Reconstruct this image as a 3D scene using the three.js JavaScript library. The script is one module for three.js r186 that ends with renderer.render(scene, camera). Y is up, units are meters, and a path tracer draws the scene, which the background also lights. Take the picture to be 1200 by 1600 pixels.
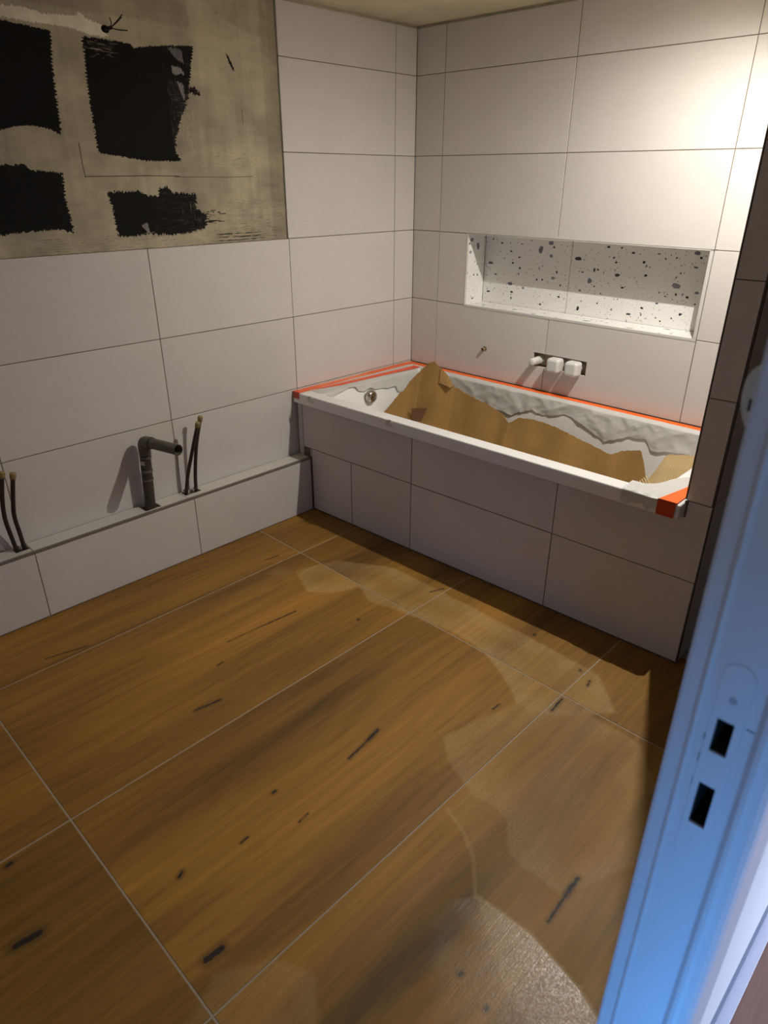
import * as THREE from 'three';
import { mergeGeometries, mergeVertices } from 'three/addons/utils/BufferGeometryUtils.js';
import { RectAreaLightUniformsLib } from 'three/addons/lights/RectAreaLightUniformsLib.js';
import { RoundedBoxGeometry } from 'three/addons/geometries/RoundedBoxGeometry.js';
import { Brush, Evaluator, SUBTRACTION } from 'three-bvh-csg';

/* ---------- camera, lights, exposure ---------- */
const scene = new THREE.Scene();
scene.background = new THREE.Color(0x05060a);
const camera = new THREE.PerspectiveCamera(2 * Math.atan(800 / 1060.41) * 180 / Math.PI, 1200 / 1600, 0.02, 30);
camera.position.set(2.2764, 1.373, 2.5341);
camera.rotation.order = 'YXZ';
camera.rotation.set(-0.458, 0.7711, 0.0029);
camera.focus = 2.3; camera.userData.fStop = 7;
const renderer = new THREE.WebGLRenderer();
renderer.toneMapping = THREE.LinearToneMapping;
renderer.toneMappingExposure = 1.0;
renderer.shadowMap.enabled = true;
RectAreaLightUniformsLib.init();

const LAMP = [1.6, 1.921, 0.50];                    // recessed downlight over the bath
const lamp = new THREE.SpotLight(new THREE.Color().setRGB(1, 0.965, 0.905), 5.9, 0, 1.36, 0.68, 2);
lamp.position.set(...LAMP);
lamp.target.position.set(LAMP[0] - 0.5, 0, LAMP[2] + 0.05);
lamp.castShadow = true; lamp.shadow.radius = 0.35; lamp.shadow.mapSize.set(2048, 2048);
scene.add(lamp, lamp.target);
const WIN = { x: 2.5, y: 0.55, z: 4.97, w: 0.5, h: 1.0 };      // low hall window, behind the camera
const day = new THREE.RectAreaLight(new THREE.Color().setRGB(0.08, 0.38, 1), 90, WIN.w, WIN.h);
day.position.set(WIN.x, WIN.y, WIN.z - 0.03);
day.rotation.y = 0;                                  // faces -z
scene.add(day);
const WIN2 = { z: 0.95, y: 0.5, w: 0.6, h: 0.7, x: 3.45 };       // hall window opposite the door wall
const day2 = new THREE.RectAreaLight(new THREE.Color().setRGB(0.62, 0.7, 1), 19, WIN2.w, WIN2.h);
day2.position.set(WIN2.x - 0.03, WIN2.y, WIN2.z); day2.rotation.y = Math.PI / 2;
scene.add(day2);

/* ---------- helpers ---------- */
let seed = 7;
const rnd = () => { seed = (seed + 0x6D2B79F5) | 0; let t = Math.imul(seed ^ (seed >>> 15), 1 | seed); t = (t + Math.imul(t ^ (t >>> 7), 61 | t)) ^ t; return ((t ^ (t >>> 14)) >>> 0) / 4294967296; };
const rr = (a, b) => a + (b - a) * rnd();
const NT = new Float32Array(65536); for (let i = 0; i < 65536; i++) NT[i] = rnd();
const sm = t => t * t * (3 - 2 * t);
function noise(x, y) {
  const xi = Math.floor(x), yi = Math.floor(y), fx = sm(x - xi), fy = sm(y - yi);
  const a = NT[((yi & 255) << 8) | (xi & 255)], b = NT[((yi & 255) << 8) | ((xi + 1) & 255)];
  const c = NT[(((yi + 1) & 255) << 8) | (xi & 255)], d = NT[(((yi + 1) & 255) << 8) | ((xi + 1) & 255)];
  return (a + (b - a) * fx) * (1 - fy) + (c + (d - c) * fx) * fy;
}
const fbm = (x, y, o = 4) => { let s = 0, a = 0.5, n = 0; for (let i = 0; i < o; i++) { s += a * noise(x, y); n += a; x = x * 2.03 + 17.1; y = y * 2.03 + 9.7; a *= 0.5; } return s / n; };
const clamp = (v, a = 0, b = 1) => v < a ? a : v > b ? b : v;
const mix = (a, b, t) => a + (b - a) * t;
const sst = (a, b, v) => sm(clamp((v - a) / (b - a)));

const taken = {};
function numbered(n) { const k = taken[n] = (taken[n] ?? -1) + 1; return k ? n + '_' + String(k).padStart(3, '0') : n; }
function shadowed(m) { m.castShadow = true; m.receiveShadow = true; return m; }
function part(name, geo, mat, parent) { const m = shadowed(new THREE.Mesh(geo, mat)); m.name = name; parent.add(m); return m; }
function thing(name, label, category, group) {
  const o = new THREE.Group(); o.name = numbered(name); o.userData = { label, category }; if (group) o.userData.group = group; scene.add(o); return o;
}
function single(name, geo, mat, label, category, group) {
  const m = part(numbered(name), geo, mat, scene); m.userData = { label, category }; if (group) m.userData.group = group; return m;
}
function structure(name, label, category) { const o = new THREE.Group(); o.name = name; o.userData = { kind: 'structure', label, category }; scene.add(o); return o; }
function box(x0, x1, y0, y1, z0, z1) { const g = new THREE.BoxGeometry(x1 - x0, y1 - y0, z1 - z0); g.translate((x0 + x1) / 2, (y0 + y1) / 2, (z0 + z1) / 2); return g; }
const merge = a => mergeGeometries(a.map(g => { const n = g.index ? g.toNonIndexed() : g; for (const k of Object.keys(n.attributes)) if (!['position', 'normal', 'uv'].includes(k)) n.deleteAttribute(k); return n; }));
function dataTex(w, h, fn, srgb = true) {
  const d = new Uint8Array(w * h * 4); const c = [0, 0, 0];
  for (let j = 0; j < h; j++) for (let i = 0; i < w; i++) { fn(i, j, c); const o = (j * w + i) * 4; d[o] = clamp(c[0], 0, 255); d[o + 1] = clamp(c[1], 0, 255); d[o + 2] = clamp(c[2], 0, 255); d[o + 3] = 255; }
  const t = new THREE.DataTexture(d, w, h); t.magFilter = THREE.LinearFilter; t.minFilter = THREE.LinearMipmapLinearFilter; t.generateMipmaps = true;
  t.wrapS = t.wrapT = THREE.RepeatWrapping; if (srgb) t.colorSpace = THREE.SRGBColorSpace; t.needsUpdate = true; return t;
}
function std(color, roughness = 0.6, extra = {}) { return new THREE.MeshStandardMaterial({ color, roughness, ...extra }); }
// metre uv from one pair of axes
function planarUV(g, a, b, f = (u, v) => [u, v]) { const p = g.attributes.position, uv = new Float32Array(p.count * 2); for (let i = 0; i < p.count; i++) { const q = [p.getX(i), p.getY(i), p.getZ(i)]; const r = f(q[a], q[b]); uv[2 * i] = r[0]; uv[2 * i + 1] = r[1]; } g.setAttribute('uv', new THREE.BufferAttribute(uv, 2)); return g; }

/* ---------- wall tile material and geometry ---------- */
const tileTex = dataTex(1024, 512, (i, j, c) => {
  const x = i / 1024 * 0.6, y = j / 512 * 0.3;
  const lin = noise(x * 28, y * 900) * 0.6 + noise(x * 300, y * 300) * 0.4;
  const v = 0.965 + 0.035 * lin - 0.02 * fbm(x * 9, y * 14 + 31, 3);
  c[0] = 255 * v; c[1] = 255 * (v - 0.002); c[2] = 255 * (v - 0.006);
});
tileTex.repeat.set(1 / 0.6, 1 / 0.3);
const tileBump = dataTex(512, 512, (i, j, c) => { const x = i / 512, y = j / 512; const v = 255 * (0.55 * noise(x * 12, y * 256) + 0.45 * noise(x * 128, y * 128)); c[0] = c[1] = c[2] = v; }, false);
tileBump.repeat.set(1 / 0.3, 1 / 0.3);
const tileMats = [0xd6d0c9, 0xd3cdc6, 0xd8d2cb].map(c => new THREE.MeshStandardMaterial({ color: c, map: tileTex, bumpMap: tileBump, bumpScale: 0.00012, roughness: 0.42 }));
const TT = 0.009;
const tileCache = {};
function tileGeo(w, h, t = TT, c = 0.0007) {
  const k = [w, h, t].map(v => v.toFixed(4)).join('|');
  if (tileCache[k]) return tileCache[k];
  const B = [[0, 0, -t], [w, 0, -t], [w, h, -t], [0, h, -t]], M = [[0, 0, -c], [w, 0, -c], [w, h, -c], [0, h, -c]], F = [[c, c, 0], [w - c, c, 0], [w - c, h - c, 0], [c, h - c, 0]];
  const pos = [], uv = [];
  const quad = (a, b, d, e) => { for (const v of [a, b, d, a, d, e]) { pos.push(...v); uv.push(v[0], v[1]); } };
  quad(...F);
  for (let i = 0; i < 4; i++) { const n = (i + 1) % 4; quad(M[i], M[n], F[n], F[i]); quad(B[i], B[n], M[n], M[i]); }
  quad(B[3], B[2], B[1], B[0]);
  const g = new THREE.BufferGeometry(); g.setAttribute('position', new THREE.Float32BufferAttribute(pos, 3)); g.setAttribute('uv', new THREE.Float32BufferAttribute(uv, 2)); g.computeVertexNormals();
  return tileCache[k] = g;
}
const J = 0.0028;
let tileN = 0;
function addTile(parent, x0, x1, y0, y1, name = 'wall_tile', mats = tileMats, j = J, t = TT) {
  const m = part(name, tileGeo(x1 - x0 - j, y1 - y0 - j, t), mats[(tileN * 7 + (tileN >> 1)) % mats.length], parent); tileN++;
  m.position.set(x0 + j / 2, y0 + j / 2, rr(-0.0003, 0.0003)); return m;
}
function shapeTile(parent, pts, holes = [], name = 'wall_tile') {
  const s = new THREE.Shape(pts.map(p => new THREE.Vector2(...p)));
  for (const h of holes) s.holes.push(h);
  const g = new THREE.ExtrudeGeometry(s, { depth: TT, bevelEnabled: false }); g.translate(0, 0, -TT);
  const m = part(name, g, tileMats[tileN++ % 3], parent); return m;
}
const groutMat = std(0x6e6254, 0.95);
const plasterTex = dataTex(512, 512, (i, j, c) => { const v = 150 + 50 * fbm(i / 40, j / 40, 5) + 12 * noise(i / 2, j / 2); c[0] = v; c[1] = v * 0.95; c[2] = v * 0.8; });
const plasterMat = std(0xffffff, 0.95, { map: plasterTex });

const RY = [0.2495, 0.5515, 0.8535, 1.1555, 1.4575, 1.7595, 1.926];
const CEIL = 1.935;

/* ---------- FLOOR ---------- */
const floorX = [0.06, 0.354, 0.959, 1.564, 2.169], floorZ = [0.62, 1.043, 2.246, 3.06];
const FW = 2.2, FD = 2.45, FZ0 = 0.61;
// grain running along z, marks measured on the floor in metres (x, z)
const marks = [  // x0,z0,x1,z1,width
  [0.643, 1.592, 0.652, 1.46, 0.0022], [0.652, 1.46, 0.666, 1.322, 0.0035], [0.862, 1.762, 0.848, 1.839, 0.0055], [1.275, 1.526, 1.283, 1.57, 0.008], [1.281, 1.55, 1.294, 1.653, 0.005],
  [1.901, 1.536, 1.902, 1.585, 0.0085], [1.901, 1.56, 1.907, 1.665, 0.0055], [0.335, 1.926, 0.318, 1.99, 0.003], [0.318, 1.99, 0.305, 2.047, 0.002], [0.309, 1.122, 0.301, 1.18, 0.0025],
  [1.183, 2.406, 1.176, 2.449, 0.016], [1.472, 2.165, 1.470, 2.199, 0.013], [1.269, 2.132, 1.275, 2.143, 0.007], [1.24, 1.854, 1.241, 1.862, 0.006], [1.842, 1.87, 1.842, 1.874, 0.007], [1.914, 1.885, 1.914, 1.889, 0.006],
  [1.575, 1.06, 1.579, 1.123, 0.006], [0.978, 2.388, 0.98, 2.396, 0.008], [1.344, 0.846, 1.345, 0.852, 0.006], [1.547, 0.905, 1.548, 0.909, 0.006], [1.593, 0.93, 1.60, 0.955, 0.004], [0.944, 0.844, 0.923, 0.896, 0.003],
  [0.86, 1.2, 0.861, 1.205, 0.006], [1.456, 1.206, 1.455, 1.237, 0.003], [1.30, 1.98, 1.302, 2.0, 0.0035], [1.35, 1.84, 1.353, 1.87, 0.003], [0.72, 1.66, 0.722, 1.68, 0.003]];
const hazeAreas = [ // [opacity, polygon]
  [0.20, [[0.596, 1.217], [0.676, 1.156], [0.713, 1.06], [0.80, 1.10], [0.901, 1.075], [1.01, 1.055], [1.144, 1.03], [1.286, 1.05], [1.403, 1.11], [1.493, 1.175], [1.60, 1.15], [1.72, 1.0], [1.6, 0.88], [1.1, 0.86], [0.7, 0.86], [0.5, 0.98], [0.45, 1.15]]],
  [0.16, [[1.417, 1.421], [1.452, 1.28], [1.482, 1.18], [1.574, 1.052], [1.817, 1.062], [1.96, 1.221], [1.98, 1.419], [1.9, 1.6], [1.76, 1.60], [1.70, 1.53], [1.656, 1.512], [1.61, 1.53], [1.474, 1.476]]],
  [0.08, [[1.583, 1.596], [1.65, 1.618], [1.707, 1.656], [1.76, 1.721], [1.836, 1.716], [1.896, 1.712], [1.971, 1.726], [2.1, 1.76], [2.1, 1.3], [1.9, 1.2], [1.7, 1.35], [1.58, 1.5]]],
  [0.14, [[1.768, 1.726], [1.836, 1.716], [1.896, 1.712], [1.971, 1.726], [2.019, 1.736], [2.075, 1.762], [2.08, 1.80], [1.995, 1.855], [1.92, 1.84], [1.83, 1.78]]],
  [0.12, [[1.50, 2.20], [1.56, 2.10], [1.64, 2.06], [1.72, 2.12], [1.64, 2.26], [1.54, 2.3]]],
  [0.10, [[0.385, 1.25], [0.38, 1.17], [0.44, 1.15], [0.46, 1.2]]]];
const arcs = [[[1.583, 1.596], [1.65, 1.618], [1.707, 1.656], [1.745, 1.70], [1.765, 1.724]], [[1.765, 1.724], [1.80, 1.719], [1.836, 1.716], [1.896, 1.712], [1.971, 1.726], [2.019, 1.736], [2.075, 1.762]]];
function inPoly(p, x, y) { let r = false; for (let i = 0, j = p.length - 1; i < p.length; j = i++) { if ((p[i][1] > y) !== (p[j][1] > y) && x < (p[j][0] - p[i][0]) * (y - p[i][1]) / (p[j][1] - p[i][1]) + p[i][0]) r = !r; } return r; }
function segD(x, y, a, b, c, d) { const ux = c - a, uy = d - b, t = clamp(((x - a) * ux + (y - b) * uy) / (ux * ux + uy * uy + 1e-9)); return [Math.hypot(x - a - ux * t, y - b - uy * t), t]; }
function polyD(p, x, y) { let m = 9; for (let i = 0, j = p.length - 1; i < p.length; j = i++) m = Math.min(m, segD(x, y, p[j][0], p[j][1], p[i][0], p[i][1])[0]); return m; }
const FN = 2048;
// coarse haze mask
const HN = 512, hazeMask = new Float32Array(HN * HN);
for (let j = 0; j < HN; j++) for (let i = 0; i < HN; i++) {
  const x = (i + 0.5) / HN * FW, z = FZ0 + (j + 0.5) / HN * FD; let h = 0;
  for (const [o, p] of hazeAreas) { const d = polyD(p, x, z) * (inPoly(p, x, z) ? 1 : -1) + 0.01 * (fbm(x * 30, z * 30, 3) - 0.5); h = Math.max(h, 1.5 * o * sst(-0.004, 0.012, d) * (0.45 + 0.55 * sst(0.14, 0.0, d)) * (0.6 + 0.8 * fbm(x * 14, z * 14, 3))); }
  for (const a of arcs) for (let k = 0; k + 1 < a.length; k++) { const [d] = segD(x, z, ...a[k], ...a[k + 1]); h = Math.max(h, (a === arcs[1] ? 0.42 : 0.26) * sst(0.009, 0.002, d)); }
  hazeMask[j * HN + i] = h;
}
const hazeAt = (i, j) => { const x = i / FN * HN - 0.5, y = j / FN * HN - 0.5; const xi = clamp(Math.floor(x), 0, HN - 2), yi = clamp(Math.floor(y), 0, HN - 2), fx = clamp(x - xi), fy = clamp(y - yi); const k = yi * HN + xi; return mix(mix(hazeMask[k], hazeMask[k + 1], fx), mix(hazeMask[k + HN], hazeMask[k + HN + 1], fx), fy); };
const markGrid = {}; marks.forEach((m, n) => { const R = 0.035; for (let gx = Math.floor((Math.min(m[0], m[2]) - R) * 20); gx <= (Math.max(m[0], m[2]) + R) * 20; gx++) for (let gz = Math.floor((Math.min(m[1], m[3]) - R) * 20); gz <= (Math.max(m[1], m[3]) + R) * 20; gz++) (markGrid[gx + ',' + gz] ??= []).push(n); });
const grainOf = []; for (let k = 0; k < 16; k++) grainOf.push([rr(0, 200), rr(0, 200), rr(0.96, 1.04)]);
const floorTex = dataTex(FN, FN, (i, j, c) => {
  const x = (i + 0.5) / FN * FW, z = FZ0 + (j + 0.5) / FN * FD;
  let cx = 0; while (cx < 3 && x > floorX[cx + 1]) cx++; let cz = 0; while (cz < 2 && z > floorZ[cz + 1]) cz++;
  const [ox, oz, tone] = grainOf[cz * 4 + cx];
  const wx = x + 0.02 * (fbm(x * 3 + ox, z * 1.6 + oz, 2) - 0.5);
  const broad = fbm(wx * 7 + ox, z * 0.9 + oz, 4), streak = fbm(wx * 70 + ox, z * 2.2 + oz, 3), fine = noise(wx * 420 + ox, z * 14 + oz);
  const ring = Math.abs(Math.sin((wx * 16 + 4.5 * fbm(wx * 4 + oz, z * 1.3 + ox, 3)) * 6));
  const pore = noise(wx * 300 + oz, z * 22) > 0.86 ? 1 : 0;
  let v = tone * (0.575 + 0.44 * broad + 0.16 * (streak - 0.5) + 0.07 * (fine - 0.5) + 0.04 * (ring - 0.5)) - 0.04 * pore;
  const dark = sst(0.6, 0.82, fbm(wx * 9 + oz, z * 1.1 + ox, 3)); v -= 0.12 * dark;
  let r = 184 * v - 2, g = 134 * v - 5, b = 57 * v - 10;
  const h = clamp(hazeAt(i, j) * (0.6 + 0.5 * noise(x * 400, z * 400) + 0.5 * (noise(x * 640, z * 640) > 0.8 ? 1 : 0)));
  r = mix(r, 222, h); g = mix(g, 206, h); b = mix(b, 184, h);
  const L = markGrid[Math.floor(x * 20) + ',' + Math.floor(z * 20)];
  if (L) for (const n of L) { const m = marks[n]; const [d0, t] = segD(x, z, m[0], m[1], m[2], m[3]); const d = d0 + 0.003 * (noise(x * 260, z * 120) - 0.5); const k = sst(m[4] * 0.55, m[4] * 0.32, d), halo = 0.2 * sst(m[4] * 1.6 + 0.003, m[4] * 0.4, d0); r = mix(r * (1 - halo), 30, k * 0.9); g = mix(g * (1 - halo), 24, k * 0.9); b = mix(b * (1 - halo), 20, k * 0.9); }
  c[0] = r; c[1] = g; c[2] = b;
});
// a glossy film of sealer lies on one side of the wiped arc; the rest is matt
const glossEdge = arcs[1].concat([[2.2, 1.80], [2.2, 2.35], [1.45, 2.35], [1.60, 1.95]]);
const floorRough = dataTex(FN, FN, (i, j, c) => {
  const x = (i + 0.5) / FN * FW, z = FZ0 + (j + 0.5) / FN * FD; let v = 0.54 + 0.12 * noise(i / 60, j / 200);
  if (x > 1.4 && z > 1.66 && z < 2.4) { const d = polyD(glossEdge, x, z) * (inPoly(glossEdge, x, z) ? 1 : -1); v = mix(v, 0.29 + 0.16 * noise(i / 2.2, j / 2.2), sst(-0.002, 0.004, d) * sst(0.30, 0.16, Math.hypot(x - 2.0, z - 1.74) + 0.12 * (fbm(x * 16, z * 16, 3) - 0.5))); }
  c[0] = c[1] = c[2] = 255 * v;
}, false);
const floorBump = dataTex(1024, 1024, (i, j, c) => { c[0] = c[1] = c[2] = 255 * (0.4 * noise(i / 1.6, j / 24) + 0.3 * noise(i / 5, j / 40) + 0.3 * noise(i / 1.7, j / 1.7)); }, false);
floorBump.repeat.set(2, 2);

const floorMat = new THREE.MeshStandardMaterial({ map: floorTex, roughnessMap: floorRough, roughness: 1, bumpMap: floorBump, bumpScale: 0.0003 });
const floorGrp = structure('floor', 'wood-look brown floor of large tiles with pale grout', 'floor');
part('grout_bed', box(-0.05, 2.19, -0.06, -0.0012, -0.15, 3.06), std(0xa99b88, 0.9), floorGrp);
for (let a = 0; a < 4; a++) for (let b = 0; b < 3; b++) {
  const x0 = floorX[a] + 0.0022, x1 = floorX[a + 1] - 0.0022, z0 = floorZ[b] + 0.0022, z1 = floorZ[b + 1] - 0.0022;
  const g = tileGeo(x1 - x0, z1 - z0, 0.0095, 0.0008).clone(); g.rotateX(-Math.PI / 2); g.translate(x0, 0, z1);
  planarUV(g, 0, 2, (u, v) => [u / FW, (v - FZ0) / FD]);
  part('floor_tile', g, floorMat, floorGrp);
}
{ const g = tileGeo(0.018, 0.6, 0.0095).clone(); g.rotateX(-Math.PI / 2); g.translate(2.171, 0, 2.846); planarUV(g, 0, 2, (u, v) => [u / FW, (v - FZ0) / FD]); part('floor_tile', g, floorMat, floorGrp); }

/* ---------- LEFT WALL (x = 0, local x = -z) ---------- */
const wallL = structure('wall_left', 'left wall, pale tiles below and bare plaster with black patches above', 'wall');
wallL.rotation.y = Math.PI / 2;
const zJ = [0.0, 0.129, 0.734, 1.34, 1.945, 2.55, 3.05];
for (let k = 0; k < zJ.length - 1; k++) for (let r = 0; r < 6; r++) {
  if (k >= 2 && r > 2) continue;
  let y0 = RY[r], y1 = RY[r + 1]; if (k < 2 && r === 0) y0 = 0.46;
  addTile(wallL, -zJ[k + 1] + (k === 1 && r > 2 ? -0.004 : 0), -zJ[k], y0, y1);
}
part('grout_bed', merge([box(-3.05, 0, 0.2, 1.1555, -0.0089, -0.0013), box(-0.732, 0, 1.15, CEIL - 0.012, -0.0089, -0.0013)]), groutMat, wallL);
part('masonry', box(-3.1, 0.05, 0, CEIL, -0.12, -0.0105), plasterMat, wallL);
// bare plaster face with old black adhesive
const PW = 1.58, PH = 0.79, PZ0 = 0.72, PY0 = 1.15, CW = 2048, CH = 1024;
const pc = document.createElement('canvas'); pc.width = CW; pc.height = CH;
const cx2 = pc.getContext('2d');
const toC = (z, y) => [(PZ0 + PW - z) / PW * CW, (PY0 + PH - y) / PH * CH];
{
  cx2.fillStyle = '#b0a58c'; cx2.fillRect(0, 0, CW, CH);
  const poly = (pts, teeth, jag = 0.002) => {
    cx2.beginPath(); let first = true;
    for (let i = 0; i < pts.length; i++) {
      const a = pts[i], b = pts[(i + 1) % pts.length], L = Math.hypot(b[0] - a[0], b[1] - a[1]), n = Math.max(2, Math.round(L / 0.0018)), steep = Math.abs(b[1] - a[1]) > Math.abs(b[0] - a[0]) * 1.4;
      for (let k = 0; k < n; k++) {
        const t = k / n; let z = mix(a[0], b[0], t) + rr(-jag, jag) * 0.5, y = mix(a[1], b[1], t) + rr(-jag, jag);
        if (steep && teeth) z += (b[1] > a[1] ? 1 : -1) * 0.0045 * (((y / 0.0088) % 1) < 0.5 ? 1 : -0.6) * rr(0.5, 1.3);
        const [u, v] = toC(z, y); if (first) { cx2.moveTo(u, v); first = false; } else cx2.lineTo(u, v);
      }
    }
    cx2.closePath(); cx2.fill();
  };
  const streaks = (z0, z1, y0, y1, n, col, w, horiz = true) => { cx2.fillStyle = col; for (let k = 0; k < n; k++) { const [u, v] = toC(rr(z0, z1), rr(y0, y1)); const l = rr(0.004, 0.03) / PW * CW, h = rr(0.3, 1) * w; if (horiz) cx2.fillRect(u, v, l, h); else cx2.fillRect(u, v, h, l); } };
  // plaster skim bands and stains at the right margin
  for (const [z0, z1, col] of [[0.72, 0.80, 'rgba(120,110,84,0.14)'], [0.72, 0.765, 'rgba(130,120,90,0.2)'], [0.80, 0.85, 'rgba(190,180,156,0.2)'], [0.86, 0.885, 'rgba(200,190,168,0.18)']]) { cx2.fillStyle = col; poly([[z1, 1.15], [z1 + 0.008, 1.94], [z0, 1.94], [z0, 1.15]], false, 0.003); }
  cx2.fillStyle = 'rgba(112,102,70,0.16)'; poly([[1.05, 1.94], [0.80, 1.94], [0.76, 1.80], [0.88, 1.82], [1.0, 1.86]], false, 0.006);
  cx2.fillStyle = 'rgba(120,106,88,0.25)'; poly([[2.3, 1.94], [1.10, 1.94], [1.08, 1.80], [1.35, 1.80], [1.6, 1.80], [2.3, 1.80]], false, 0.006);
  streaks(0.76, 1.02, 1.16, 1.30, 220, 'rgba(90,80,62,0.25)', 3); streaks(0.76, 1.05, 1.18, 1.30, 60, 'rgba(205,200,185,0.35)', 3);
  streaks(0.86, 1.1, 1.40, 1.46, 60, 'rgba(95,86,66,0.3)', 2); streaks(0.78, 1.0, 1.3, 1.9, 50, 'rgba(80,72,58,0.25)', 2, false);
  for (let k = 0; k < 7; k++) streaks(0.78, 1.7, 1.157 + k * 0.007, 1.1585 + k * 0.007, 46, 'rgba(88,80,62,0.32)', 2.5);
  for (let k = 0; k < 3; k++) streaks(0.87, 1.06, 1.163 + k * 0.011, 1.166 + k * 0.011, 34, 'rgba(38,34,30,0.45)', 4);
  // pale filler band running to the cable hole
  cx2.fillStyle = '#e6dcc6'; poly([[2.3, 1.778], [1.696, 1.778], [1.658, 1.784], [1.601, 1.788], [1.551, 1.779], [1.46, 1.785], [1.44, 1.797], [1.425, 1.782], [1.382, 1.775], [1.362, 1.744], [1.403, 1.744], [1.487, 1.755], [1.582, 1.756], [1.665, 1.757], [2.3, 1.757]], false, 0.0035);
  // black adhesive beds
  cx2.fillStyle = '#0b0806';
  poly([[1.85, 1.745], [1.703, 1.748], [1.666, 1.75], [1.535, 1.741], [1.55, 1.643], [1.557, 1.483], [1.59, 1.498], [1.637, 1.504], [1.685, 1.5], [1.727, 1.489], [1.85, 1.47]], true, 0.0025);
  poly([[1.90, 1.402], [1.747, 1.402], [1.681, 1.403], [1.662, 1.389], [1.578, 1.383], [1.58, 1.299], [1.574, 1.215], [1.617, 1.227], [1.719, 1.225], [1.79, 1.218], [1.90, 1.217]], true, 0.004);
  poly([[1.444, 1.737], [1.408, 1.738], [1.366, 1.739], [1.297, 1.735], [1.286, 1.726], [1.206, 1.741], [1.078, 1.753], [1.098, 1.676], [1.117, 1.606], [1.148, 1.548], [1.179, 1.49], [1.185, 1.447], [1.168, 1.42], [1.292, 1.42], [1.375, 1.429], [1.453, 1.441], [1.451, 1.552], [1.451, 1.627], [1.446, 1.689]], true, 0.003);
  poly([[1.446, 1.329], [1.337, 1.33], [1.309, 1.317], [1.269, 1.315], [1.261, 1.34], [1.233, 1.345], [1.218, 1.325], [1.123, 1.32], [1.13, 1.274], [1.093, 1.253], [1.104, 1.209], [1.199, 1.193], [1.328, 1.2], [1.382, 1.195], [1.428, 1.199], [1.432, 1.245], [1.433, 1.288]], true, 0.005);
  poly([[0.952, 1.745], [0.944, 1.74], [0.93, 1.715], [0.922, 1.695], [0.93, 1.70], [0.944, 1.722]], false, 0.003);
  poly([[1.115, 1.636], [1.09, 1.64], [1.07, 1.622], [1.082, 1.614], [1.11, 1.622]], false, 0.006);
  // scraped dry-brush marks over the black
  streaks(1.36, 1.445, 1.69, 1.738, 40, 'rgba(160,150,128,0.8)', 2.5); streaks(1.11, 1.19, 1.47, 1.66, 420, 'rgba(120,113,100,0.32)', 2.5, false); streaks(1.10, 1.18, 1.46, 1.62, 160, 'rgba(150,141,120,0.45)', 2.5);
  streaks(1.08, 1.12, 1.42, 1.75, 30, 'rgba(160,150,128,0.6)', 2); streaks(1.10, 1.30, 1.2, 1.33, 150, 'rgba(125,115,98,0.35)', 2.5); streaks(1.03, 1.12, 1.22, 1.27, 30, 'rgba(20,16,12,0.8)', 5); streaks(1.10, 1.2, 1.2, 1.3, 50, 'rgba(160,150,128,0.5)', 2, false);
  cx2.fillStyle = 'rgba(132,130,128,0.75)'; poly([[1.175, 1.742], [1.122, 1.738], [1.118, 1.70], [1.15, 1.715]], false, 0.004);
  cx2.fillStyle = 'rgba(190,186,180,0.7)'; poly([[1.165, 1.69], [1.13, 1.69], [1.12, 1.672], [1.162, 1.668]], false, 0.004); poly([[1.15, 1.65], [1.128, 1.64], [1.128, 1.60], [1.14, 1.61]], false, 0.005);
  poly([[1.345, 1.226], [1.322, 1.236], [1.316, 1.204], [1.326, 1.205]], false, 0.003);
  cx2.fillStyle = 'rgba(210,206,196,0.5)'; poly([[1.33, 1.205], [1.30, 1.207], [1.30, 1.203], [1.345, 1.201]], false, 0.001);
  // pencil lines and scratches
  cx2.strokeStyle = 'rgba(48,40,30,0.8)'; cx2.lineWidth = 3;
  const line = (...p) => { cx2.beginPath(); p.forEach(([z, y], k) => { const [u, v] = toC(z, y); k ? cx2.lineTo(u, v) : cx2.moveTo(u, v); }); cx2.stroke(); };
  line([1.509, 1.466], [1.509, 1.41], [1.506, 1.37]); line([1.508, 1.373], [1.3, 1.376], [1.18, 1.375]); cx2.lineWidth = 2; line([1.2, 1.373], [0.99, 1.372], [0.88, 1.375]); line([0.905, 1.585], [0.905, 1.54]);
  // mineral mottling over everything
  const im = cx2.getImageData(0, 0, CW, CH), d = im.data;
  for (let j = 0; j < CH; j++) for (let i = 0; i < CW; i++) {
    const o = (j * CW + i) * 4, n = fbm(i / 150, j / 110, 4), f = noise(i / 2.2, j / 2.2), st = fbm(i / 70, j / 22, 4);
    const big = fbm(i / 420 + 7, j / 520 + 3, 3), vs = fbm(i / 26, j / 300, 3); const k = 0.66 + 0.30 * n + 0.06 * f + 0.10 * (st - 0.5) + 0.28 * big + 0.10 * (vs - 0.5); d[o] = clamp(d[o] * k, 0, 255); d[o + 1] = clamp(d[o + 1] * k, 0, 255); d[o + 2] = clamp(d[o + 2] * (k - 0.03 * n), 0, 255);
  }
  cx2.putImageData(im, 0, 0);
}
const patchTex = new THREE.CanvasTexture(pc); patchTex.colorSpace = THREE.SRGBColorSpace; patchTex.wrapS = patchTex.wrapT = THREE.ClampToEdgeWrapping;
const patchBump = dataTex(512, 256, (i, j, c) => { c[0] = c[1] = c[2] = 255 * fbm(i / 6, j / 6, 4); }, false);
const patchMat = new THREE.MeshStandardMaterial({ map: patchTex, bumpMap: patchBump, bumpScale: 0.0012, roughness: 0.97 });
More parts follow.
